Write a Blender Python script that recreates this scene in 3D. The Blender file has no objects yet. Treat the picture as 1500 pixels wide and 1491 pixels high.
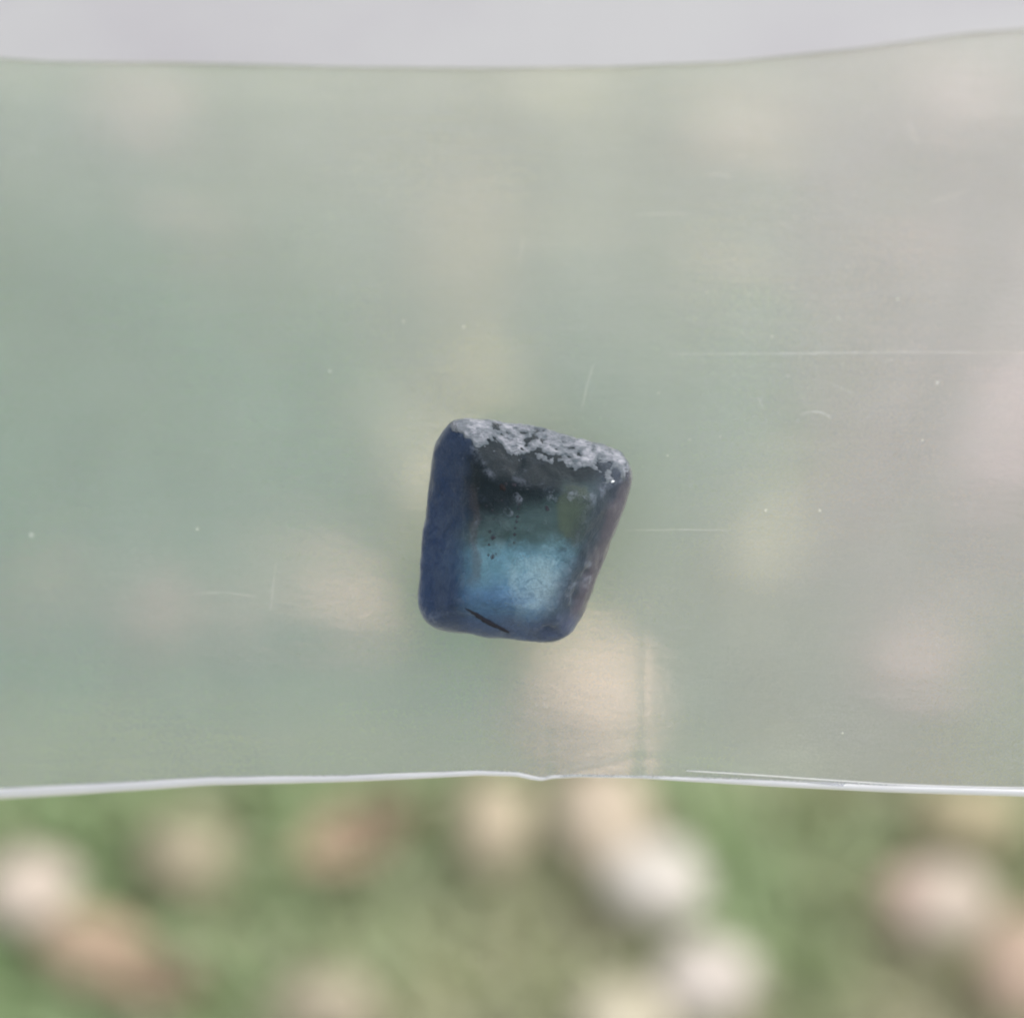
import bpy, bmesh, math, random
import numpy as np
from mathutils import Vector, Matrix, noise

random.seed(7)
rng = np.random.default_rng(7)
S = bpy.context.scene
COL = S.collection
MM = 0.001

# ------------------------------------------------------------------ camera
PITCH = math.radians(40)                       # 50 degrees below the horizon
cam_d = bpy.data.cameras.new('camera')
cam = bpy.data.objects.new('camera', cam_d)
COL.objects.link(cam)
cam.location = (0, -0.5 * math.sin(PITCH), 0.5 * math.cos(PITCH))
cam.rotation_euler = (PITCH, 0, 0)
cam_d.sensor_width = 36
cam_d.lens = 96
cam_d.clip_start = 0.004
cam_d.clip_end = 500
cam_d.dof.use_dof = True
cam_d.dof.focus_distance = 0.0985
cam_d.dof.aperture_fstop = 31                  # about 2.5 mm of glass, as a phone has
S.camera = cam

# ------------------------------------------------------------------ world and sun
SUN_EL, SUN_AZ = math.radians(52), math.radians(62)      # azimuth from +Y towards +X
W = bpy.data.worlds.new('World')
S.world = W
W.use_nodes = True
wn, wl = W.node_tree.nodes, W.node_tree.links
wn.clear()
sky = wn.new('ShaderNodeTexSky')
sky.sky_type = 'NISHITA'
sky.sun_disc = False
sky.sun_elevation = SUN_EL
sky.sun_rotation = SUN_AZ
sky.air_density = 1.0
sky.dust_density = 3.0
sky.ozone_density = 1.0
hs = wn.new('ShaderNodeHueSaturation')
hs.inputs['Saturation'].default_value = 0.27   # thin bright overcast
bg = wn.new('ShaderNodeBackground')
bg.inputs['Strength'].default_value = 0.15
wo = wn.new('ShaderNodeOutputWorld')
wl.new(sky.outputs[0], hs.inputs['Color'])
wl.new(hs.outputs[0], bg.inputs[0])
wl.new(bg.outputs[0], wo.inputs[0])

sd = bpy.data.lights.new('sun', 'SUN')
sd.energy = 0.6
sd.angle = math.radians(50)
sd.color = (1.0, 0.97, 0.93)
sun = bpy.data.objects.new('sun', sd)
COL.objects.link(sun)
sdir = Vector((math.sin(SUN_AZ) * math.cos(SUN_EL), math.cos(SUN_AZ) * math.cos(SUN_EL), math.sin(SUN_EL)))
sun.rotation_euler = sdir.to_track_quat('Z', 'Y').to_euler()
sun.location = sdir * 5

S.view_settings.view_transform = 'Standard'
S.view_settings.look = 'None'
S.view_settings.gamma = 1
S.view_settings.exposure = 0.93
S.render.engine = 'CYCLES'
S.cycles.use_adaptive_sampling = False
S.cycles.filter_width = 2.0
S.cycles.max_bounces = 18
S.cycles.transmission_bounces = 14
S.cycles.transparent_max_bounces = 16
S.cycles.diffuse_bounces = 5
S.cycles.caustics_refractive = True
S.cycles.blur_glossy = 0.3
S.cycles.sample_clamp_indirect = 8

# ------------------------------------------------------------------ helpers
def tag(o, label=None, cat=None, group=None, kind=None):
    if label: o['label'] = label
    if cat: o['category'] = cat
    if group: o['group'] = group
    if kind: o['kind'] = kind
    return o

def mesh_obj(name, verts, faces, mat=None, parent=None, smooth=True):
    me = bpy.data.meshes.new(name)
    me.from_pydata([tuple(v) for v in verts], [], [tuple(f) for f in faces])
    me.update()
    if smooth:
        me.polygons.foreach_set('use_smooth', [True] * len(me.polygons))
    if mat: me.materials.append(mat)
    o = bpy.data.objects.new(name, me)
    COL.objects.link(o)
    if parent: o.parent = parent
    return o

def empty(name, loc=(0, 0, 0), rot=(0, 0, 0)):
    o = bpy.data.objects.new(name, None)
    o.empty_display_size = 0.005
    o.location = loc
    o.rotation_euler = rot
    COL.objects.link(o)
    return o

class NT:
    """tiny node helper"""
    def __init__(self, name):
        self.m = bpy.data.materials.new(name)
        self.m.use_nodes = True
        self.t = self.m.node_tree
        self.t.nodes.clear()
        self.out = self.n('ShaderNodeOutputMaterial')
    def n(self, kind, **kw):
        nd = self.t.nodes.new(kind)
        for k, v in kw.items():
            setattr(nd, k, v)
        return nd
    def l(self, a, b):
        self.t.links.new(a, b)
    def setv(self, sock, v):
        if isinstance(v, bpy.types.NodeSocket): self.l(v, sock)
        else: sock.default_value = v
    def coord(self, scale=(1, 1, 1), loc=(0, 0, 0)):
        tc = self.n('ShaderNodeTexCoord')
        mp = self.n('ShaderNodeMapping')
        mp.inputs['Scale'].default_value = scale
        mp.inputs['Location'].default_value = loc
        self.l(tc.outputs['Object'], mp.inputs['Vector'])
        return mp.outputs[0]
    def noise(self, vec, scale=1, detail=3, rough=0.5, dist=0.0):
        nd = self.n('ShaderNodeTexNoise')
        self.l(vec, nd.inputs['Vector'])
        nd.inputs['Scale'].default_value = scale
        nd.inputs['Detail'].default_value = detail
        nd.inputs['Roughness'].default_value = rough
        nd.inputs['Distortion'].default_value = dist
        return nd.outputs['Fac']
    def rng(self, v, a, b, c=0.0, d=1.0, smooth=True):
        nd = self.n('ShaderNodeMapRange')
        if smooth: nd.interpolation_type = 'SMOOTHSTEP'
        self.setv(nd.inputs['Value'], v)
        for k, x in zip(('From Min', 'From Max', 'To Min', 'To Max'), (a, b, c, d)):
            self.setv(nd.inputs[k], x)
        return nd.outputs[0]
    def math(self, op, a, b=0.0, c=0.0):
        nd = self.n('ShaderNodeMath', operation=op)
        self.setv(nd.inputs[0], a); self.setv(nd.inputs[1], b); self.setv(nd.inputs[2], c)
        return nd.outputs[0]
    def mixc(self, f, a, b, blend='MIX'):
        nd = self.n('ShaderNodeMix', data_type='RGBA', blend_type=blend)
        self.setv(nd.inputs[0], f)
        self.setv(nd.inputs[6], a if isinstance(a, bpy.types.NodeSocket) else (*a, 1))
        self.setv(nd.inputs[7], b if isinstance(b, bpy.types.NodeSocket) else (*b, 1))
        return nd.outputs[2]
    def mixs(self, f, a, b):
        nd = self.n('ShaderNodeMixShader')
        self.setv(nd.inputs[0], f); self.l(a, nd.inputs[1]); self.l(b, nd.inputs[2])
        return nd.outputs[0]
    def bump(self, h, strength=0.3, dist=0.0001):
        nd = self.n('ShaderNodeBump')
        nd.inputs['Strength'].default_value = strength
        nd.inputs['Distance'].default_value = dist
        self.l(h, nd.inputs['Height'])
        return nd.outputs[0]
    def bsdf(self, kind, color=None, rough=None, ior=None, normal=None):
        nd = self.n(kind)
        if color is not None:
            self.setv(nd.inputs['Color'], color if isinstance(color, bpy.types.NodeSocket) else (*color, 1))
        if rough is not None: self.setv(nd.inputs['Roughness'], rough)
        if ior is not None: self.setv(nd.inputs['IOR'], ior)
        if normal is not None: self.l(normal, nd.inputs['Normal'])
        return nd.outputs[0]
    def done(self, s):
        self.l(s, self.out.inputs['Surface'])
        return self.m

def principled(name, color, rough=0.6, spec=0.4, bump=None, **kw):
    t = NT(name)
    p = t.n('ShaderNodeBsdfPrincipled')
    c = color(t) if callable(color) else (*color, 1)
    t.setv(p.inputs['Base Color'], c)
    p.inputs['Roughness'].default_value = rough
    p.inputs['Specular IOR Level'].default_value = spec
    for k, v in kw.items(): p.inputs[k].default_value = v
    if bump: t.l(bump(t), p.inputs['Normal'])
    return t.done(p.outputs[0])

# ------------------------------------------------------------------ materials
def film_material(name, haze, diff, seed):
    """thin polythene: part clear, part narrow forward scatter, part milky, with a sheen"""
    t = NT(name)
    v = t.coord((1000, 1000, 1000), (seed, seed * 2, 0))
    vs = t.coord((260, 2600, 300), (seed, 0, 0))            # drawn streaks of the film
    vg = t.coord((1700, 4800, 1700), (0, seed, 0))
    streak = t.noise(vs, 1, 4, 0.6)
    grain = t.noise(vg, 1, 3, 0.6, 0.6)
    big = t.noise(v, 0.10, 3, 0.5)
    h = t.math('ADD', t.math('MULTIPLY', streak, 0.35), t.math('MULTIPLY', grain, 0.8))
    nb = t.bump(h, 0.55, 0.00006)
    clear = t.bsdf('ShaderNodeBsdfTransparent', (0.95, 0.955, 0.975))
    refr = t.bsdf('ShaderNodeBsdfRefraction', (0.95, 0.955, 0.975), 0.15, 1.10, nb)
    base = t.mixs(0.62, clear, refr)
    tl = t.n('ShaderNodeBsdfTranslucent')
    tl.inputs['Color'].default_value = (0.79, 0.82, 0.96, 1)
    t.l(nb, tl.inputs['Normal'])
    df = t.bsdf('ShaderNodeBsdfDiffuse', (0.9, 0.9, 0.91), 0.0, None, nb)
    milk = t.mixs(diff, tl.outputs[0], df)
    hz = t.math('MULTIPLY_ADD', t.math('SUBTRACT', streak, 0.5), 0.05, haze)
    hz = t.math('MULTIPLY_ADD', t.math('SUBTRACT', big, 0.5), 0.16, hz)
    speck = t.noise(t.coord((1000, 1000, 1000), (seed, 1, 0)), 13, 2, .6)
    hz = t.math('MULTIPLY_ADD', t.math('SUBTRACT', speck, 0.5), 0.14, hz)   # matt surface grain
    body = t.mixs(hz, base, milk)
    gl = t.bsdf('ShaderNodeBsdfGlossy', (1, 1, 1), 0.48, None, nb)
    fr = t.n('ShaderNodeFresnel'); fr.inputs['IOR'].default_value = 1.24
    return t.done(t.mixs(fr.outputs[0], body, gl))

M_FRONT = film_material('film_front', 0.25, 0.14, 3.0)
M_BACK = film_material('film_back', 0.27, 0.18, 11.0)

t = NT('film_fold')
tl = t.n('ShaderNodeBsdfTranslucent'); tl.inputs['Color'].default_value = (0.84, 0.84, 0.86, 1)
df = t.bsdf('ShaderNodeBsdfDiffuse', (0.82, 0.82, 0.85))
M_FOLD = t.done(t.mixs(0.10, t.mixs(0.45, tl.outputs[0], df), t.bsdf('ShaderNodeBsdfGlossy', (1, 1, 1), 0.15)))

t = NT('white_strip')
tl = t.n('ShaderNodeBsdfTranslucent'); tl.inputs['Color'].default_value = (0.55, 0.54, 0.56, 1)
vv = t.coord((1000, 1000, 1000))
sc_ = t.mixc(t.rng(t.noise(vv, 0.09, 3), 0.35, 0.7), (0.57, 0.565, 0.56), (0.53, 0.515, 0.525))
df = t.bsdf('ShaderNodeBsdfDiffuse', sc_)
M_STRIP = t.done(t.mixs(0.04, t.mixs(0.55, tl.outputs[0], df), t.bsdf('ShaderNodeBsdfGlossy', (1, 1, 1), 0.35)))

t = NT('scratch')
tl = t.n('ShaderNodeBsdfTranslucent'); tl.inputs['Color'].default_value = (0.95, 0.95, 0.92, 1)
df = t.bsdf('ShaderNodeBsdfDiffuse', (0.9, 0.9, 0.88))
tr = t.bsdf('ShaderNodeBsdfTransparent', (1, 1, 1))
M_SCRATCH = t.done(t.mixs(0.56, t.mixs(0.5, tl.outputs[0], df), tr))
M_DUST = principled('dust', (0.52, 0.52, 0.49), 0.6)

# ------------------------------------------------------------------ ground
def ground_color(t):
    v = t.coord((1, 1, 1))
    a = t.noise(v, 22, 5, 0.6)
    b = t.noise(v, 140, 4, 0.6)
    c = t.mixc(t.rng(a, 0.35, 0.65), (0.36, 0.42, 0.22), (0.46, 0.43, 0.28))
    return t.mixc(t.rng(b, 0.3, 0.7, 0, 0.6), c, (0.52, 0.47, 0.34))
M_GROUND = principled('ground_earth', ground_color, 0.95, 0.1,
                      lambda t: t.bump(t.noise(t.coord(), 160, 5, 0.7), 0.6, 0.004))

ys = [0, .04, .08, .13, .2, .35, .6, 1.2, 3, 9, 30, 90]
pts = []
rings = 48
for r in ys[1:]:
    for k in range(rings):
        a = 2 * math.pi * k / rings
        x, y = r * math.cos(a), r * math.sin(a)
        z = 0.0015 * noise.noise(Vector((x * 20, y * 20, 0))) if r < 1.2 else 0
        pts.append((x, y, z))
pts.append((0, 0, 0))
fs = [(len(pts) - 1, k, (k + 1) % rings) for k in range(rings)]
for i in range(len(ys) - 2):
    for k in range(rings):
        a, b = i * rings + k, i * rings + (k + 1) % rings
        fs.append((a, a + rings, b + rings, b))
ground = mesh_obj('ground', pts, fs, M_GROUND)
tag(ground, 'earthy lawn ground far below the plastic bag', None, None, 'structure')

# grass: tens of thousands of blades in one mesh, colour carried per blade
t = NT('grass_blade')
at = t.n('ShaderNodeAttribute'); at.attribute_name = 'Col'
df = t.bsdf('ShaderNodeBsdfDiffuse', at.outputs['Color'])
tl = t.n('ShaderNodeBsdfTranslucent'); t.l(at.outputs['Color'], tl.inputs['Color'])
M_GRASS = t.done(t.mixs(0.06, t.mixs(0.35, df, tl.outputs[0]), t.bsdf('ShaderNodeBsdfGlossy', (1, 1, 1), 0.5)))

def fbm(x, y, f, s):
    return noise.fractal(Vector((x * f + s, y * f - s, s)), 1.0, 2.0, 3)

# green patches and olive/straw patches: (x, y, radius, greenness)
PATCH = [(-0.055, -0.10, .022, 1), (-0.043, -0.078, .016, 1), (-0.008, -0.112, .02, .1), (0.036, -0.083, .016, 1),
         (0.04, -0.076, .018, .9), (0.038, -0.1, .014, .9), (0.03, -0.077, .012, .9), (-0.07, -0.105, .02, 1), (0.048, -0.082, .02, .6),
         (-0.03, -0.095, .02, .35), (0.0, -0.095, .02, .2), (0.06, -0.106, .02, .05), (-0.085, -0.02, .04, .95),
         (-0.06, 0.0, .045, .95), (0.035, 0.03, .03, .95), (0.02, 0.01, .02, .7), (0.06, -0.02, .05, .3), (-0.03, 0.10, .05, .08), (0.0, 0.11, .05, .05),
         (0.04, 0.09, .05, .05), (-0.06, 0.06, .04, .8), (0.0, -0.07, .01, .6), (0.085, 0.02, .03, .1), (-0.02, 0.03, .03, .5),
         (0.0, -0.045, .02, .9), (-0.05, -0.05, .03, .7), (-0.01, -0.055, .015, .9)]

def greenness(x, y):
    g, w = 0.6 * 0.25, 0.25
    for px, py, r, v in PATCH:
        k = math.exp(-((x - px) ** 2 + (y - py) ** 2) / (r * r))
        g += k * v; w += k
    return g / w

def near_pebble(x, y):
    for p in PEB:
        if ((x - p[0]) / (p[2] * MM)) ** 2 + ((y - p[1]) / (p[3] * MM)) ** 2 < 1.15: return True
    return False

def build_grass():
    N = 36000
    verts = np.zeros((N, 5, 3)); cols = np.zeros((N, 5, 4)); cols[..., 3] = 1
    for i in range(N):
        if i < 27000:
            x, y = random.uniform(-.17, .17), random.uniform(-.17, .18)
        else:
            a, r = random.uniform(0, 6.283), .16 + .75 * random.random() ** 1.3
            x, y = r * math.cos(a), r * math.sin(a)
        inner = abs(x) < .2 and abs(y) < .2
        while inner and near_pebble(x, y):
            x, y = random.uniform(-.17, .17), random.uniform(-.17, .18)
        g = greenness(x, y) if inner else 0.5
        g = min(1, max(0, g + 0.24 * fbm(x, y, 38, 3.3)))
        if random.random() < 0.14: g *= 0.15
        pinkish = inner and x > .055 and y > -.03
        L = random.uniform(.006, .014) * (0.75 + 0.5 * g)
        wd = random.uniform(.0010, .0019)
        h = random.uniform(0, 6.283)
        lean = random.uniform(.35, 1.25)
        dx, dy = math.cos(h), math.sin(h)
        sx, sy = -dy * wd, dx * wd
        up1, out1 = math.cos(lean * .6) * L * .55, math.sin(lean * .6) * L * .55
        up2, out2 = up1 + math.cos(lean * 1.3) * L * .45, out1 + math.sin(lean * 1.3) * L * .45
        up2 = max(up2, .002)
        verts[i, 0] = (x - sx, y - sy, -.001); verts[i, 1] = (x + sx, y + sy, -.001)
        verts[i, 2] = (x + dx * out1 + sx * .8, y + dy * out1 + sy * .8, up1)
        verts[i, 3] = (x + dx * out1 - sx * .8, y + dy * out1 - sy * .8, up1)
        verts[i, 4] = (x + dx * out2, y + dy * out2, up2)
        green = np.array((0.14, 0.40, 0.23)) if y > -.05 else np.array((0.34, 0.48, 0.23)); olive = np.array((0.55, 0.52, 0.34)); straw = np.array((0.62, 0.54, 0.42))
        c = olive * (1 - g) + green * g
        if random.random() < 0.20 * (1.2 - g): c = c * .35 + straw * .65
        if pinkish and random.random() < .6: c = np.array((.60, .46, .42))
        cols[i, :, :3] = c * random.uniform(.85, 1.15)
    me = bpy.data.meshes.new('grass')
    base = np.arange(N) * 5
    quads = np.stack([base, base + 1, base + 2, base + 3], 1)
    tris = np.stack([base + 3, base + 2, base + 4], 1)
    me.vertices.add(N * 5)
    me.vertices.foreach_set('co', verts.reshape(-1))
    loops = np.concatenate([quads.reshape(-1), tris.reshape(-1)])
    me.loops.add(len(loops)); me.loops.foreach_set('vertex_index', loops)
    me.polygons.add(2 * N)
    me.polygons.foreach_set('loop_start', np.concatenate([np.arange(N) * 4, N * 4 + np.arange(N) * 3]))
    me.update(calc_edges=True)
    ca = me.color_attributes.new('Col', 'FLOAT_COLOR', 'POINT')
    ca.data.foreach_set('color', cols.reshape(-1))
    me.materials.append(M_GRASS)
    o = bpy.data.objects.new('grass', me); COL.objects.link(o)
    tag(o, 'short out of focus green and straw coloured grass', 'grass', None, 'stuff')

# pebbles --------------------------------------------------------------
def pebble(name, x, y, rx, ry, rz, col, label, seed, rot=0.0, z=None, patch=None):
    def pc(t):
        v = t.coord((1000, 1000, 1000))
        n1 = t.noise(v, .18, 4, .6)
        c = t.mixc(t.rng(n1, .35, .7), col, tuple(k * .9 for k in col))
        c = t.mixc(t.rng(t.noise(v, 1.2, 3, .6), .55, .75, 0, .5), c, tuple(k * .75 for k in col))
        if patch:
            sx = t.n('ShaderNodeSeparateXYZ'); t.l(v, sx.inputs[0])
            c = t.mixc(t.rng(sx.outputs[0], patch[0], patch[1]), patch[2], c)
        return c
    m = principled('pebble_stone', pc, .75, .35, lambda t: t.bump(t.noise(t.coord((1000,) * 3), 1.0, 5, .65), .35, .0006))
    nu, nv = 36, 20
    vs, fc = [], []
    def shp(d):
        n = noise.fractal(d * 1.1 + Vector((seed * 3.7, seed, -seed)), 1, 2, 3)
        k = 1 + .16 * n
        return (d.x * rx * k, d.y * ry * k, d.z * rz * k)
    vs.append(shp(Vector((0, 0, 1))))
    for j in range(1, nv):
        th = math.pi * j / nv
        for i in range(nu):
            ph = 2 * math.pi * i / nu
            vs.append(shp(Vector((math.sin(th) * math.cos(ph), math.sin(th) * math.sin(ph), math.cos(th)))))
    vs.append(shp(Vector((0, 0, -1))))
    for i in range(nu):
        fc.append((0, 1 + i, 1 + (i + 1) % nu))
        for j in range(nv - 2):
            a = 1 + j * nu + i; b = 1 + j * nu + (i + 1) % nu
            fc.append((a, a + nu, b + nu, b))
        a = 1 + (nv - 2) * nu + i; b = 1 + (nv - 2) * nu + (i + 1) % nu
        fc.append((a, len(vs) - 1, b))
    o = mesh_obj(name, vs, fc, m)
    o.location = (x, y, rz * .8 + .007 if z is None else z)
    o.rotation_euler = (0, 0, rot)
    tag(o, label, 'pebble', 'pale pebbles lying in the grass')
    return o

WHT, CRM, TAN, PNK = (.52, .44, .36), (.52, .45, .35), (.36, .28, .18), (.50, .38, .31)
mm = MM
PEB = [
 (-.0771, -.0879, 7.8, 6.8, 5, WHT, 'white pebble cut off by the left edge of the photo', 0.2),
 (-.0526, -.0815, 7.0, 7.5, 5, (.31, .27, .18), 'dull tan pebble standing alone below the left half of the bag edge', 0),
 (-.0028, -.0750, 6.5, 8.0, 6, (.43, .36, .25), 'ochre tan pebble just below the bag edge under the stone', 0),
 (.0149, -.0738, 8.0, 10, 6, (.47, .39, .29), 'beige pebble half hidden by the bag edge and touching the brightest white pebble', .3),
 (.0228, -.0862, 8.3, 7.0, 5, (.56, .515, .45), 'brightest creamy white pebble, below the right of the blue stone', .15),
 (.0300, -.1041, 7.7, 6.9, 5, (.54, .48, .42), 'round pinkish white pebble below the brightest white one', 0),
 (.0170, -.1118, 8.0, 7.0, 6, (.50, .45, .33), 'cream pebble cut off by the bottom edge, left of the round pinkish white one', 0),
 (.0680, -.0900, 8.6, 7.0, 5, (.50, .42, .34), 'wide beige pebble with a reddish left end, at the right side', -.2),
 (.0800, -.1015, 7.5, 9.0, 5, (.42, .31, .23), 'brownish pink pebble at the bottom right corner', 0),
 (-.0655, -.0990, 9.0, 6.5, 5, (.44, .32, .22), 'pinkish tan pebble beside the lower brown leaf at bottom left', -.3),
 (-.0284, -.1090, 8.0, 6.0, 4, (.36, .31, .22), 'faint greyish pebble at the bottom edge left of centre', 0),
 (.0745, -.0738, 8.5, 6.0, 4, (.36, .31, .19), 'flat olive beige pebble below the right end of the bag edge', 0),
 (-.0295, -.0292, 9.0, 8.0, 8, (.56, .43, .30), 'tan pebble seen through the bag left of the lower half of the stone', 0),
 (-.0612, -.0307, 8.0, 6.0, 5, (.50, .33, .26), 'reddish pebble seen faintly through the bag far left of the stone', 0),
 (-.0070, .0256, 8.0, 7.0, 6, (.50, .42, .22), 'ochre pebble seen through the bag above the stone', 0),
 (.0125, -.0468, 11., 14., 9, (.56, .43, .285), 'large tan pebble seen through the bag under the lower right corner of the stone', .5),
 (.0433, -.0165, 7.5, 6.5, 6, (.50, .45, .27), 'yellowish pebble seen through the bag right of the stone', 0),
 (.0683, -.0432, 9.0, 7.5, 7, (.47, .35, .28), 'pinkish pebble seen through the bag near the lower right', 0),
 (-.0150, -.0012, 9.0, 8.5, 7, (.50, .46, .29), 'yellow tan pebble seen through the bag touching the left side of the stone', 0),
 (-.0759, .0954, 12., 9.0, 7, (.50, .36, .28), 'pinkish pebble seen through the bag at the upper left', 0),
 (.0460, .0893, 13., 9.0, 7, (.62, .46, .30), 'orange tan pebble seen through the bag below the white strip right of centre', 0),
 (.0900, .1000, 12., 9.0, 7, (.60, .42, .36), 'pink pebble seen through the bag at the upper right corner', 0),
 (.0930, .0137, 11., 14., 8, (.62, .44, .40), 'pink pebble seen through the bag at the right edge', 0),
 (.0100, .1000, 12., 9.0, 5, (.45, .40, .22), 'olive pebble seen through the bag under the middle of the white strip', 0),
]
for i, (x, y, a, b, c, col, lab, rot) in enumerate(PEB):
    red = (-6, -1, (.50, .36, .29)) if 'reddish left end' in lab else None
    pebble('pebble', x, y, a * mm, b * mm, min(c, 4.2) * mm, col, lab, i + 1.3, rot, patch=red)

build_grass()

# fallen leaves --------------------------------------------------------
def leaf(x, y, L, wd, rot, col, label, seed):
    root = empty('leaf', (x, y, .012), (.25, -.1, rot))
    tag(root, label, 'leaf', 'brown leaves fallen in the grass')
    m = principled('dry_leaf', lambda t: t.mixc(t.rng(t.noise(t.coord((1000,) * 3), .3, 4, .6), .35, .7), col, tuple(k * .6 for k in col)), .7, .3)
    vs, fc = [], []
    n, k = 18, 8
    for side in (0, 1):
        for i in range(n + 1):
            u = i / n
            w = wd * math.sin(math.pi * u ** .8) ** .8 * (1 + .12 * math.sin(u * 40 + seed)) + 1e-5
            for j in range(k + 1):
                s = j / k * 2 - 1
                vs.append((L * (u - .5), s * w, abs(s) ** 1.5 * w * .55 + .006 * (u - .5) ** 2 * 4 * L / .03 - side * .0003))
    q = (n + 1) * (k + 1)
    for i in range(n):
        for j in range(k):
            a = i * (k + 1) + j
            fc.append((a, a + k + 1, a + k + 2, a + 1)); fc.append((q + a, q + a + 1, q + a + k + 2, q + a + k + 1))
    for i in range(n):
        a = i * (k + 1); fc.append((a, q + a, q + a + k + 1, a + k + 1))
        a += k; fc.append((a, a + k + 1, q + a + k + 1, q + a))
    mesh_obj('blade', vs, fc, m, root)
    pts = [Vector((L * (u / 10 - .65), 0, .0006 + .006 * (u / 10 - .5) ** 2 * 4 * L / .03)) for u in range(0, 12)]
    tube('stalk', pts, [.0007] * 12, principled('leaf_stalk', (.16, .09, .05), .7), root)
    return root

def tube(name, pts, rad, mat, parent, seg=8):
    vs, fc = [], []
    for i, p in enumerate(pts):
        d = (pts[min(i + 1, len(pts) - 1)] - pts[max(i - 1, 0)]).normalized()
        n1 = d.cross(Vector((0, .1, 1))).normalized(); n2 = d.cross(n1)
        for k in range(seg):
            a = 2 * math.pi * k / seg
            vs.append(p + (n1 * math.cos(a) + n2 * math.sin(a)) * rad[i])
    for i in range(len(pts) - 1):
        for k in range(seg):
            a, b = i * seg + k, i * seg + (k + 1) % seg
            fc.append((a, b, b + seg, a + seg))
    fc.append(tuple(range(seg))[::-1]); fc.append(tuple(range(len(vs) - seg, len(vs))))
    return mesh_obj(name, vs, fc, mat, parent)

leaf(-.0242, -.0789, .022, .0050, .45, (.40, .30, .20), 'brown leaf lying in the grass just under the bag edge', 1)
leaf(-.0545, -.1055, .020, .0042, -.5, (.40, .30, .20), 'orange brown leaf beside the pinkish tan pebble at bottom left', 2)

# ------------------------------------------------------------------ plastic bag
BAG = empty('plastic_bag', cam.location + Vector((0, math.sin(PITCH), -math.cos(PITCH))) * 0.1, (PITCH, 0, 0))
tag(BAG, 'clear hazy plastic bag with a white strip across its top, under the blue stone', 'plastic bag')
OX, OY = 0.375, -0.7375                          # stone centre from the bag root, mm

def lerp(xs, ys_, x):
    return float(np.interp(x, xs, ys_))

FX = [-60, -19.1, -11.6, -6.6, -1.6, -.2, .35, .7, 1.1, 2.1, 4.4, 8.4, 13.4, 18.4, 60]
FY = [-14, -10.15, -9.46, -9.25, -8.97, -9.00, -9.12, -9.17, -9.09, -9.04, -9.08, -9.26, -9.5, -9.66, -10.6]
TX = [-60, -19.1, -14, -6.6, -1.6, 3.4, 8.4, 13.4, 18.4, 60]
TY = [22.5, 18.78, 18.72, 18.5, 18.45, 18.5, 18.75, 19.35, 20.15, 24]
def yfold(x): return lerp(FX, FY, x)
def ytop(x): return lerp(TX, TY, x)

def zmid(x, y):
    u = max(0, y + 10) / 28
    l = max(0, 8 - x) / 27
    r = max(0, x - 2) / 28
    return -9.5 * u ** 2.2 - 5 * l ** 2.2 / (1 + math.exp((y - 9) / 3)) - 1.0 * r ** 2.4

def gap(x, y):
    e = max(0.0, y - yfold(x))
    return .05 + .20 * (1 - math.exp(-e / 1.5)) * (1 / (1 + math.exp((y - 13) / 1.2)))

def dimple(x, y):
    """the stone's weight presses the film into a shallow hollow"""
    e = max(0.0, y - yfold(x))
    rr = math.hypot(x / 3.6, y / 4.0)
    return -(Z_STONE) / (1 + (max(0, rr - .45) / .75) ** 2) ** 1.5 * min(1, e / 4)
Z_STONE = 1.02

def pucker(x, y):
    """small folded triangle by the bottom edge, with two creases running up"""
    yb = yfold(x)
    e = y - yb
    z = 0
    if 0 <= e < 1.6:
        z += .12 * math.exp(-((x - 4.5) / .35) ** 2) * math.exp(-e / .7)
        ridge = max(0, .72 * (1 - (x - 4.5) / 7.5)) if x > 4.5 else max(0, .72 * (1 - (4.5 - x) / 3.2))
        z += .07 * math.exp(-((e - ridge) / .13) ** 2) * (1 if ridge > .02 else 0)
    z += .03 * math.exp(-((x - 4.5) / .16) ** 2) * max(0, 1 - abs(e - 3.0) / 4.5)
    z += .03 * math.exp(-((x - .9) / .16) ** 2) * max(0, 1 - e / 2.8)
    z += .02 * math.exp(-((x - .9 - (e - 9) * .05) / .14) ** 2) * max(0, 1 - abs(e - 12) / 3)
    return z

def fpos(x, y, side):
    z = zmid(x, y) + dimple(x, y) + side * gap(x, y)
    if side > 0: z += pucker(x, y)
    z += .05 * noise.noise(Vector((x * .35, y * .8, side * 3.0))) + .015 * noise.noise(Vector((x * .8, y * 4, side * 5.0)))
    return Vector((x + OX, y + OY, z)) * MM

xs = sorted(set([round(v, 3) for v in np.arange(-45, 45.01, .5)] + [round(v, 3) for v in np.arange(-6, 13.01, .125)]))
def film(name, side, mat):
    ny = 150
    vs, fc = [], []
    for j in range(ny + 1):
        w = j / ny
        w = w ** 1.25
        for x in xs:
            yb, yt = yfold(x), 34.0
            vs.append(fpos(x, yb + (yt - yb) * w, side))
    n = len(xs)
    for j in range(ny):
        for i in range(n - 1):
            a = j * n + i
            f = (a, a + 1, a + n + 1, a + n)
            fc.append(f if side > 0 else f[::-1])
    return mesh_obj(name, vs, fc, mat, BAG)
film('front_film', 1, M_FRONT)
film('back_film', -1, M_BACK)

# the folded bottom edge: a flattened roll of doubled film, thicker to the left
pts, rad = [], []
for x in xs:
    r = lerp([-45, -19, -11, -4, 0, 2, 4, 6, 9, 14, 20, 45], [.24, .21, .16, .12, .09, .06, .05, .09, .13, .15, .16, .18], x)
    p = fpos(x, yfold(x), 0)
    pts.append(p + Vector((0, 0, 0))); rad.append(r * MM)
fold = tube('folded_edge', pts, rad, M_FOLD, BAG, 12)
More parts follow.
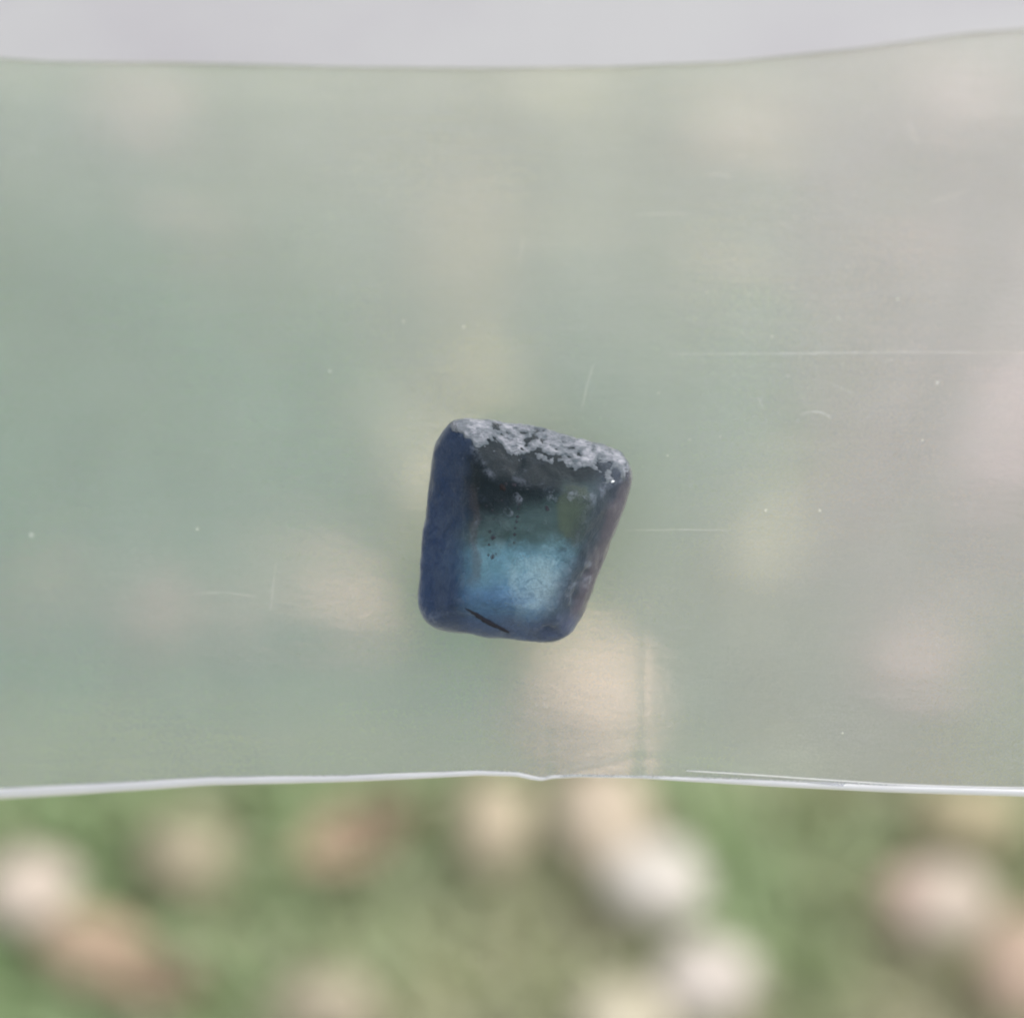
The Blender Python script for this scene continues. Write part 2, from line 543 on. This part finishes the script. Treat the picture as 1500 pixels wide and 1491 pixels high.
# second thin line above it on the right, where the two plies do not lie flush
pts = []; rad = []
for x in np.arange(6, 45, .5):
    pts.append(fpos(x, yfold(x) + .24 + .08 * math.sin(x * .3), 1) + Vector((0, 0, .00005))); rad.append(.022 * MM)
tube('fold_line', pts, rad, M_FOLD, BAG, 6)

# white strip across the top: real 0.5 mm thickness
vs, fc = [], []
rows = [0, .12, .5, 1.5, 3, 5, 8, 11, 14]
n = len(xs)
for side in (0, 1):
    for h in rows:
        for x in xs:
            y = ytop(x) + h
            vs.append(fpos(x, y, 1) + Vector((0, 0, .06 if side == 0 else -.03)) * MM)
R = len(rows)
for j in range(R - 1):
    for i in range(n - 1):
        a = j * n + i
        fc.append((a, a + 1, a + n + 1, a + n)); b = a + R * n
        fc.append((b, b + n, b + n + 1, b + 1))
base = len(vs)
vs += [vs[i] for i in range(n)] + [vs[R * n + i] for i in range(n)]       # own corner points: a crisp cut edge
for i in range(n - 1):
    fc.append((base + i, base + n + i, base + n + i + 1, base + i + 1))
    a = (R - 1) * n + i
    fc.append((a, a + 1, R * n + a + 1, R * n + a))
for j in range(R - 1):
    a = j * n; fc.append((a, a + n, R * n + a + n, R * n + a))
    a += n - 1; fc.append((a, R * n + a, R * n + a + n, a + n))
mesh_obj('white_strip', vs, fc, M_STRIP, BAG)

# scratches and dust on the front film (image-plane millimetres round the stone)
def P(px, py): return ((px - 765) * .025, (775 - py) * .025)
def on_front(x, y, dz=.02):
    k = 1 - zmid(x, y) / 100
    x, y = x * k, y * k
    return fpos(x, y, 1) + Vector((0, 0, dz * MM))
def scratch(pl, r):
    out = []
    for (a, b) in zip(pl[:-1], pl[1:]):
        L = max(2, int(math.hypot(b[0] - a[0], b[1] - a[1]) / 10))
        for i in range(L):
            u = i / L
            out.append(P(a[0] + (b[0] - a[0]) * u, a[1] + (b[1] - a[1]) * u))
    out.append(P(*pl[-1]))
    pts = [on_front(x, y) for x, y in out]
    m = len(pts)
    rad = [r * .78 * MM * (.35 + .65 * math.sin(math.pi * (i + .3) / m)) * (.7 + .6 * random.random()) for i in range(m)]
    tube('scratch', pts, rad, M_SCRATCH, BAG, 5)
SCR = [([(975, 520), (1150, 519), (1330, 517), (1500, 518)], .014), ([(915, 777), (1000, 776), (1065, 777)], .012),
       ([(1172, 608), (1185, 604), (1198, 604), (1210, 608), (1217, 613)], .018),
       ([(1035, 258), (1050, 255), (1064, 257), (1073, 262)], .018), ([(1335, 178), (1341, 196), (1350, 212)], .018),
       ([(1110, 583), (1118, 600)], .012), ([(870, 535), (860, 565), (853, 600)], .012), ([(768, 350), (760, 390)], .010),
       ([(405, 822), (401, 860), (398, 895)], .012), ([(285, 870), (330, 868), (375, 874)], .012),
       ([(1080, 229), (1094, 227)], .014), ([(1210, 560), (1248, 577)], .010), ([(1290, 532), (1310, 528)], .010),
       ([(1360, 300), (1425, 278)], .010), ([(930, 316), (1015, 314)], .010), ([(1140, 325), (1160, 334)], .012)]
for pl, r in SCR: scratch(pl, r)

def speck(px, py, r):
    x, y = P(px, py)
    p = on_front(x, y, .03)
    bm = bmesh.new()
    bmesh.ops.create_icosphere(bm, subdivisions=2, radius=r * .66 * MM)
    for v in bm.verts:
        v.co *= random.uniform(.6, 1.3); v.co.x *= random.uniform(.9, 1.8); v.co.z *= .5
    me = bpy.data.meshes.new('dust_speck'); bm.to_mesh(me); bm.free()
    me.materials.append(M_DUST)
    o = bpy.data.objects.new('dust_speck', me); COL.objects.link(o)
    o.parent = BAG; o.location = p; o.rotation_euler = (0, 0, random.uniform(0, 3))
for px, py, r in [(1315, 440, .07), (1372, 562, .075), (1350, 646, .05), (1121, 748, .06), (1200, 748, .05), (290, 776, .055), (46, 785, .08),
                  (1228, 467, .05), (1098, 432, .035), (1035, 430, .03), (680, 480, .05), (1131, 495, .04), (1165, 320, .04), (965, 577, .03),
                  (978, 668, .035), (1010, 645, .03), (1160, 422, .03), (1246, 400, .03), (484, 545, .045), (592, 472, .04), (1233, 535, .03),
                  (742, 150, .03), (1233, 1073, .045), (700, 478, .025), (1055, 640, .03), (1148, 425, .025), (1270, 160, .03)]:
    speck(px, py, r)

# ------------------------------------------------------------------ the blue stone
STONE = empty('blue_gemstone', BAG.matrix_basis @ (Vector((OX, OY, -0.06)) * MM), (PITCH, 0, 0))
tag(STONE, 'rough blue green gemstone with rounded corners lying on the plastic bag', 'gemstone')

PL = [((-.99, .142, .0), 3.50), ((-.151, -.988, 0), 3.95), ((.933, -.36, 0), 3.10), ((.2976, .9547, 0), 3.72),
      ((-.05, .998, -.05), 4.1), ((-.74, .67, 0), 4.42), ((.93, .36, 0), 4.35), ((-.75, -.66, 0), 4.72), ((.62, -.785, 0), 4.02),
      ((0, -.06, 1), 1.95),                                  # table
      ((-.69, .08, .72), 2.55), ((.72, -.28, .63), 2.72), ((-.1, -.70, .70), 3.15),
      ((.17, .60, .78), 2.62),                               # dark bevel above the table
      ((.215, .815, .54), 3.03),                               # broken top
      ((0, 0, -1), 1.9), ((.1, -.62, -.78), 2.2), ((.0, .7, -.71), 2.6), ((-.75, 0, -.66), 2.7), ((.75, -.2, -.63), 2.6)]
PN = [Vector(n).normalized() for n, d in PL]
PD = [d * 1.04 for n, d in PL]
TOP = 14
KP = 34

def stone_r(d):
    s = 0
    best, bi, sec = 0, 0, 0
    for i, (n, dd) in enumerate(zip(PN, PD)):
        c = n.dot(d) / dd
        if c > 0:
            s += c ** KP
            if c > best: sec = best; best = c; bi = i
            elif c > sec: sec = c
    return s ** (-1 / KP), bi, best - sec, PN[TOP].dot(d) / PD[TOP] - best

def surf(d, lift=0.0):
    r, bi, m, tp = stone_r(d)
    p = d * r
    n = .075 * noise.fractal(p * .9 + Vector((3, 1, 7)), 1, 2, 3) + .024 * noise.fractal(p * 3.0, 1, 2, 6)
    n -= .9 * max(0, noise.noise(p * 1.35 + Vector((8, 2, 5))) - .28) ** 2          # shallow chips
    return d * (r + n + lift)

def sapphire():
    t = NT('sapphire')
    v = t.coord((1000, 1000, 1000))
    sx = t.n('ShaderNodeSeparateXYZ'); t.l(v, sx.inputs[0])
    wob = t.noise(v, .7, 4, .6)
    X = t.math('MULTIPLY_ADD', t.math('SUBTRACT', wob, .5), 1.0, sx.outputs[0])
    Y = t.math('MULTIPLY_ADD', t.math('SUBTRACT', t.noise(v, .9, 4, .65), .5), 1.2, sx.outputs[1])
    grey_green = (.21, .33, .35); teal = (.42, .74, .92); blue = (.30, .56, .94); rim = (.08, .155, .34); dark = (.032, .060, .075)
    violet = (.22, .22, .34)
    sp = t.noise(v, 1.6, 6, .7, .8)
    c = t.mixc(t.rng(t.math('MULTIPLY_ADD', t.math('SUBTRACT', sp, .5), 1.7, sx.outputs[1]), -1.05, -.1), teal, grey_green)  # teal zone, its colour brightened for light passing through the stone
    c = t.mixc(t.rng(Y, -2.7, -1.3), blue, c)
    # bright glow of light through the lower half, painted into the colour
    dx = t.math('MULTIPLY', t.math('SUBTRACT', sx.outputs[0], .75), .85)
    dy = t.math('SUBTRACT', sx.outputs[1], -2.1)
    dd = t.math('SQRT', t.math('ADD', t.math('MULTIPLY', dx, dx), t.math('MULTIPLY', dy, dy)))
    painted_glow = t.math('MULTIPLY', t.rng(t.math('MULTIPLY_ADD', t.math('SUBTRACT', sp, .5), 2.2, dd), .1, 1.7, 1, 0), .85)
    c = t.mixc(painted_glow, c, (.74, .95, 1.0))
    # yellow-green sector, upper right of the window, with a crisp lower left edge
    ex = t.math('DIVIDE', t.math('SUBTRACT', X, 1.85), .75); ey = t.math('DIVIDE', t.math('SUBTRACT', Y, .50), 1.0)
    de = t.math('SQRT', t.math('ADD', t.math('MULTIPLY', ex, ex), t.math('MULTIPLY', ey, ey)))
    c = t.mixc(t.math('MULTIPLY', t.rng(de, .80, 1.04, 1, 0), .6), c, (.36, .43, .29))
    c = t.mixc(t.rng(t.math('MULTIPLY_ADD', X, -.30, Y), .25, 1.35), c, dark)  # darkness of the upper stone, where little light comes through, painted in
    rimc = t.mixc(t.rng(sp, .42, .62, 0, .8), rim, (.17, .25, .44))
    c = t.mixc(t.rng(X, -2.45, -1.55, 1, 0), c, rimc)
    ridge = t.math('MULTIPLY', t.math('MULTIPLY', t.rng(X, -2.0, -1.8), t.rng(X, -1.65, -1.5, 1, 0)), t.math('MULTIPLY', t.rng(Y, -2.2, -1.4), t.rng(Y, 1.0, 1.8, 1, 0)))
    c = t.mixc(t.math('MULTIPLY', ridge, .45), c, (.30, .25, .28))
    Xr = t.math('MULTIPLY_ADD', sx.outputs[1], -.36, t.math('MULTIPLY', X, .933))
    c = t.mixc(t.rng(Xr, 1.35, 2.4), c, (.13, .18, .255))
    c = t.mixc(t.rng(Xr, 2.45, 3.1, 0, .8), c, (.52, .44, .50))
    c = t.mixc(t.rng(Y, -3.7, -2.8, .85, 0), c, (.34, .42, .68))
    c = t.mixc(t.rng(sp, .53, .75, 0, .5), c, (.10, .15, .24))
    # worn, frosted skin: fine mottling, and pale scuffs along the convex edges
    fine = t.noise(v, 11, 5, .7)
    c = t.mixc(t.rng(fine, .3, .7, .35, 0), c, (.05, .08, .12))
    geo = t.n('ShaderNodeNewGeometry')
    worn = t.math('MULTIPLY', t.rng(geo.outputs['Pointiness'], .505, .54), t.rng(t.noise(v, 3.0, 6, .75), .45, .62, 0, .28))
    scuff = t.math('MAXIMUM', worn, t.rng(t.noise(t.coord((1500, 3600, 3600)), 1.1, 6, .75), .62, .76, 0, .25))
    nb = t.bump(t.math('ADD', t.noise(v, 4, 6, .7), t.math('MULTIPLY', t.noise(v, 24, 3, .6), .5)), .6, .00008)
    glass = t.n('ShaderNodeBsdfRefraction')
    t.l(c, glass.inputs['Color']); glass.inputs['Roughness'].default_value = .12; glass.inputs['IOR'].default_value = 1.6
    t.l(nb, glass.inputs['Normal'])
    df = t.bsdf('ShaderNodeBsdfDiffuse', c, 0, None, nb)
    body = t.mixs(t.math('MULTIPLY_ADD', painted_glow, .15, .20), glass.outputs[0], df)   # extra scatter lifts the glow painted in the lower half
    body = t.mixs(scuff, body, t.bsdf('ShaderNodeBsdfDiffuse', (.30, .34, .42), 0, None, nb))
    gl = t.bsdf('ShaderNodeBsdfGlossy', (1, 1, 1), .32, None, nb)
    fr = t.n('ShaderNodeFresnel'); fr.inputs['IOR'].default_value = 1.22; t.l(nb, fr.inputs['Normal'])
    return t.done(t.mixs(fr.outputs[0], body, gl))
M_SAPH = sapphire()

def frosted():
    t = NT('frosted_break')
    v = t.coord((1000, 1000, 1000))
    vs = t.coord((2400, 7200, 7200)); n1 = t.noise(vs, 1.0, 6, .75, .4); n2 = t.noise(vs, 2.6, 4, .65)
    c = t.mixc(t.rng(n1, .45, .61), (.42, .42, .46), (.045, .065, .085))
    c = t.mixc(t.rng(n2, .5, .7, 0, .6), c, (.12, .15, .19))
    at = t.n('ShaderNodeAttribute'); at.attribute_name = 'wear'
    e = t.math('MULTIPLY_ADD', t.math('SUBTRACT', n1, .5), 2.6, at.outputs['Fac'])
    c = t.mixc(t.rng(e, .05, 1.0), (.045, .068, .085), c)                 # the crust thins out to bare stone
    nb = t.bump(t.noise(v, 11, 5, .75), .9, .0001)
    p = t.n('ShaderNodeBsdfPrincipled')
    t.l(c, p.inputs['Base Color']); p.inputs['Roughness'].default_value = .35; p.inputs['Specular IOR Level'].default_value = .8
    t.l(nb, p.inputs['Normal'])
    return t.done(p.outputs[0])
M_FROST = frosted()

bm = bmesh.new()
bmesh.ops.create_icosphere(bm, subdivisions=6, radius=1)
for v in bm.verts:
    v.co = surf(v.co.normalized()) * MM
for f in bm.faces: f.smooth = True
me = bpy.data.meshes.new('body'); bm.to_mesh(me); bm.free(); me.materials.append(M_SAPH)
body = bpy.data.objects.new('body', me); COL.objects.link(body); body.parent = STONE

# broken top: a crusted, pitted skin over the upper face
bm = bmesh.new()
bmesh.ops.create_icosphere(bm, subdivisions=7, radius=1)
dead = []
WEAR = {}
wl_ = bm.verts.layers.float.new('wear')
bm.verts.index_update()
for v in bm.verts:
    d = v.co.normalized()
    if d.y < .1: dead.append(v); continue
    r, bi, m, tp = stone_r(d)
    p = d * r
    edge = .022 + .017 * noise.fractal(p * 4.5 + Vector((1, 5, 2)), 1, 2, 4) + .022 * noise.fractal(p * 1.6 + Vector((9, 0, 2)), 1, 2, 3)
    q = tp + edge                       # tp = 0 where the broken face is outermost, negative elsewhere
    if q < 0: dead.append(v); continue
    w = min(1, max(0, q / .016)); WEAR[v.index] = min(1, q / .042)
    v[wl_] = WEAR[v.index]
    rid = noise.ridged_multi_fractal(p * 2.2, 1.0, 2.1, 4, .9, 2.0) if hasattr(noise, 'ridged_multi_fractal') else 0
    n = .075 * noise.fractal(p * .9 + Vector((3, 1, 7)), 1, 2, 3)
    v.co = d * (r + n - .05 + w * (.095 + .05 * (rid - 1) + .03 * noise.fractal(p * 9, 1, 2, 3))) * MM
bmesh.ops.delete(bm, geom=dead, context='VERTS')
for f in bm.faces: f.smooth = False
me = bpy.data.meshes.new('broken_face'); bm.to_mesh(me); bm.free(); me.materials.append(M_FROST)
o = bpy.data.objects.new('broken_face', me); COL.objects.link(o); o.parent = STONE

# dark inclusions just proud of the polished skin
M_INC = principled('inclusion', (.028, .028, .036), .7, .1)
M_INCB = principled('inclusion_brown', (.018, .015, .016), .7, .1)
def front_hit(px, py):
    x, y = P(px, py)
    lo = 0.0
    zl, zh = -1.0, 3.0
    for _ in range(30):
        z = (zl + zh) / 2
        p = Vector((x, y, z)); d = p.normalized()
        if p.length < surf(d).length: zl = z
        else: zh = z
    return Vector((x, y, zl))
def needle(pl, r, mat=M_INC):
    pts = []
    for a, b in zip(pl[:-1], pl[1:]):
        for i in range(6):
            pts.append(front_hit(a[0] + (b[0] - a[0]) * i / 6, a[1] + (b[1] - a[1]) * i / 6))
    pts.append(front_hit(*pl[-1]))
    m = len(pts)
    pts = [(p + Vector((0, random.uniform(-.02, .02), -.02))) * MM for p in pts]
    rad = [r * MM * (.25 + .85 * math.sin(math.pi * (i + .35) / m)) * random.uniform(.85, 1.15) for i in range(m)]
    tube('inclusion', pts, rad, mat, STONE, 7)
needle([(683, 889), (698, 897), (712, 907), (730, 916), (752, 928)], .10)
def fleck(px, py, r, mat=M_INC):
    p = (front_hit(px, py) - Vector((0, 0, r * .2))) * MM
    bm = bmesh.new(); bmesh.ops.create_icosphere(bm, subdivisions=2, radius=r * MM)
    for v in bm.verts:
        v.co *= random.uniform(.55, 1.3); v.co.z *= .35
    me = bpy.data.meshes.new('inclusion'); bm.to_mesh(me); bm.free(); me.materials.append(mat)
    o = bpy.data.objects.new('inclusion', me); COL.objects.link(o); o.parent = STONE; o.location = p
fleck(737, 715, .15, M_INCB); fleck(754, 711, .10); fleck(741, 709, .07)
for px, py, r in [(762, 730, .07), (760, 738, .06), (759, 745, .05), (758, 756, .07), (757, 764, .06), (755, 773, .05), (754, 782, .06), (753, 794, .05),
                  (722, 747, .05), (728, 752, .05), (724, 760, .04), (718, 778, .06), (723, 786, .09), (717, 797, .06), (722, 814, .09), (716, 812, .05),
                  (727, 810, .05), (800, 745, .11), (706, 760, .04), (714, 741, .05), (735, 733, .05)]:
    fleck(px, py, r)
# crumpled milky sheets added inside the stone to brighten its lower glow
t = NT('milky_glow')
v = t.coord((1000, 1000, 1000))
tl = t.n('ShaderNodeBsdfTranslucent'); tl.inputs['Color'].default_value = (.75, .95, 1.0, 1)
df = t.bsdf('ShaderNodeBsdfDiffuse', (.75, .95, 1.0))
M_GLOW = t.done(t.mixs(t.rng(t.noise(v, 2.0, 6, .7, .6), .38, .68, .05, .75), t.bsdf('ShaderNodeBsdfTransparent', (.95, .99, 1.0)), t.mixs(.5, tl.outputs[0], df)))
def glow_sheet(cx, cy, cz, rx, ry, tx, ty, seed):
    n, vs, fc = 26, [], []
    for sd_ in (1, -1):
        for j in range(n + 1):
            for i in range(n + 1):
                a, b = i / n * 2 - 1, j / n * 2 - 1
                m = max(abs(a), abs(b)); l = math.hypot(a, b) or 1
                a, b = a * m / l, b * m / l                      # square grid to a disc
                k = 1 + .35 * noise.fractal(Vector((a * 1.4 + seed, b * 1.4, seed)), 1, 2, 3)
                x, y = a * rx * k, b * ry * k
                z = .30 * noise.fractal(Vector((x * .9, y * 1.3, seed * 2)), 1, 2, 4) + tx * x + ty * y + sd_ * .012
                vs.append(Vector((cx + x, cy + y, cz + z)) * MM)
    q = (n + 1) ** 2
    for j in range(n):
        for i in range(n):
            a = j * (n + 1) + i
            fc.append((a, a + 1, a + n + 2, a + n + 1)); fc.append((q + a, q + a + n + 1, q + a + n + 2, q + a + 1))
    ring = [i for i in range(n)] + [j * (n + 1) + n for j in range(n)] + [n * (n + 1) + i for i in range(n, 0, -1)] + [j * (n + 1) for j in range(n, 0, -1)]
    for k in range(len(ring)):
        a, b = ring[k], ring[(k + 1) % len(ring)]
        fc.append((b, a, q + a, q + b))
    mesh_obj('glow_sheet', vs, fc, M_GLOW, STONE)
glow_sheet(.2, -1.35, .75, 1.55, .85, .05, -.25, 1.7)
glow_sheet(.75, -2.0, .2, 1.0, .8, -.1, .1, 5.1)

# white bead added to stand for a glint on the right shoulder
bm = bmesh.new(); bmesh.ops.create_icosphere(bm, subdivisions=1, radius=.10 * MM)
for v in bm.verts: v.co.y *= .5; v.co.z *= .5
me = bpy.data.meshes.new('glint_bead'); bm.to_mesh(me); bm.free()
me.materials.append(principled('glint_white', (.85, .87, .9), .15, .9))
o = bpy.data.objects.new('glint_bead', me); COL.objects.link(o); o.parent = STONE; o.location = front_hit(895, 706) * MM; o.rotation_euler = (0, 0, .3)
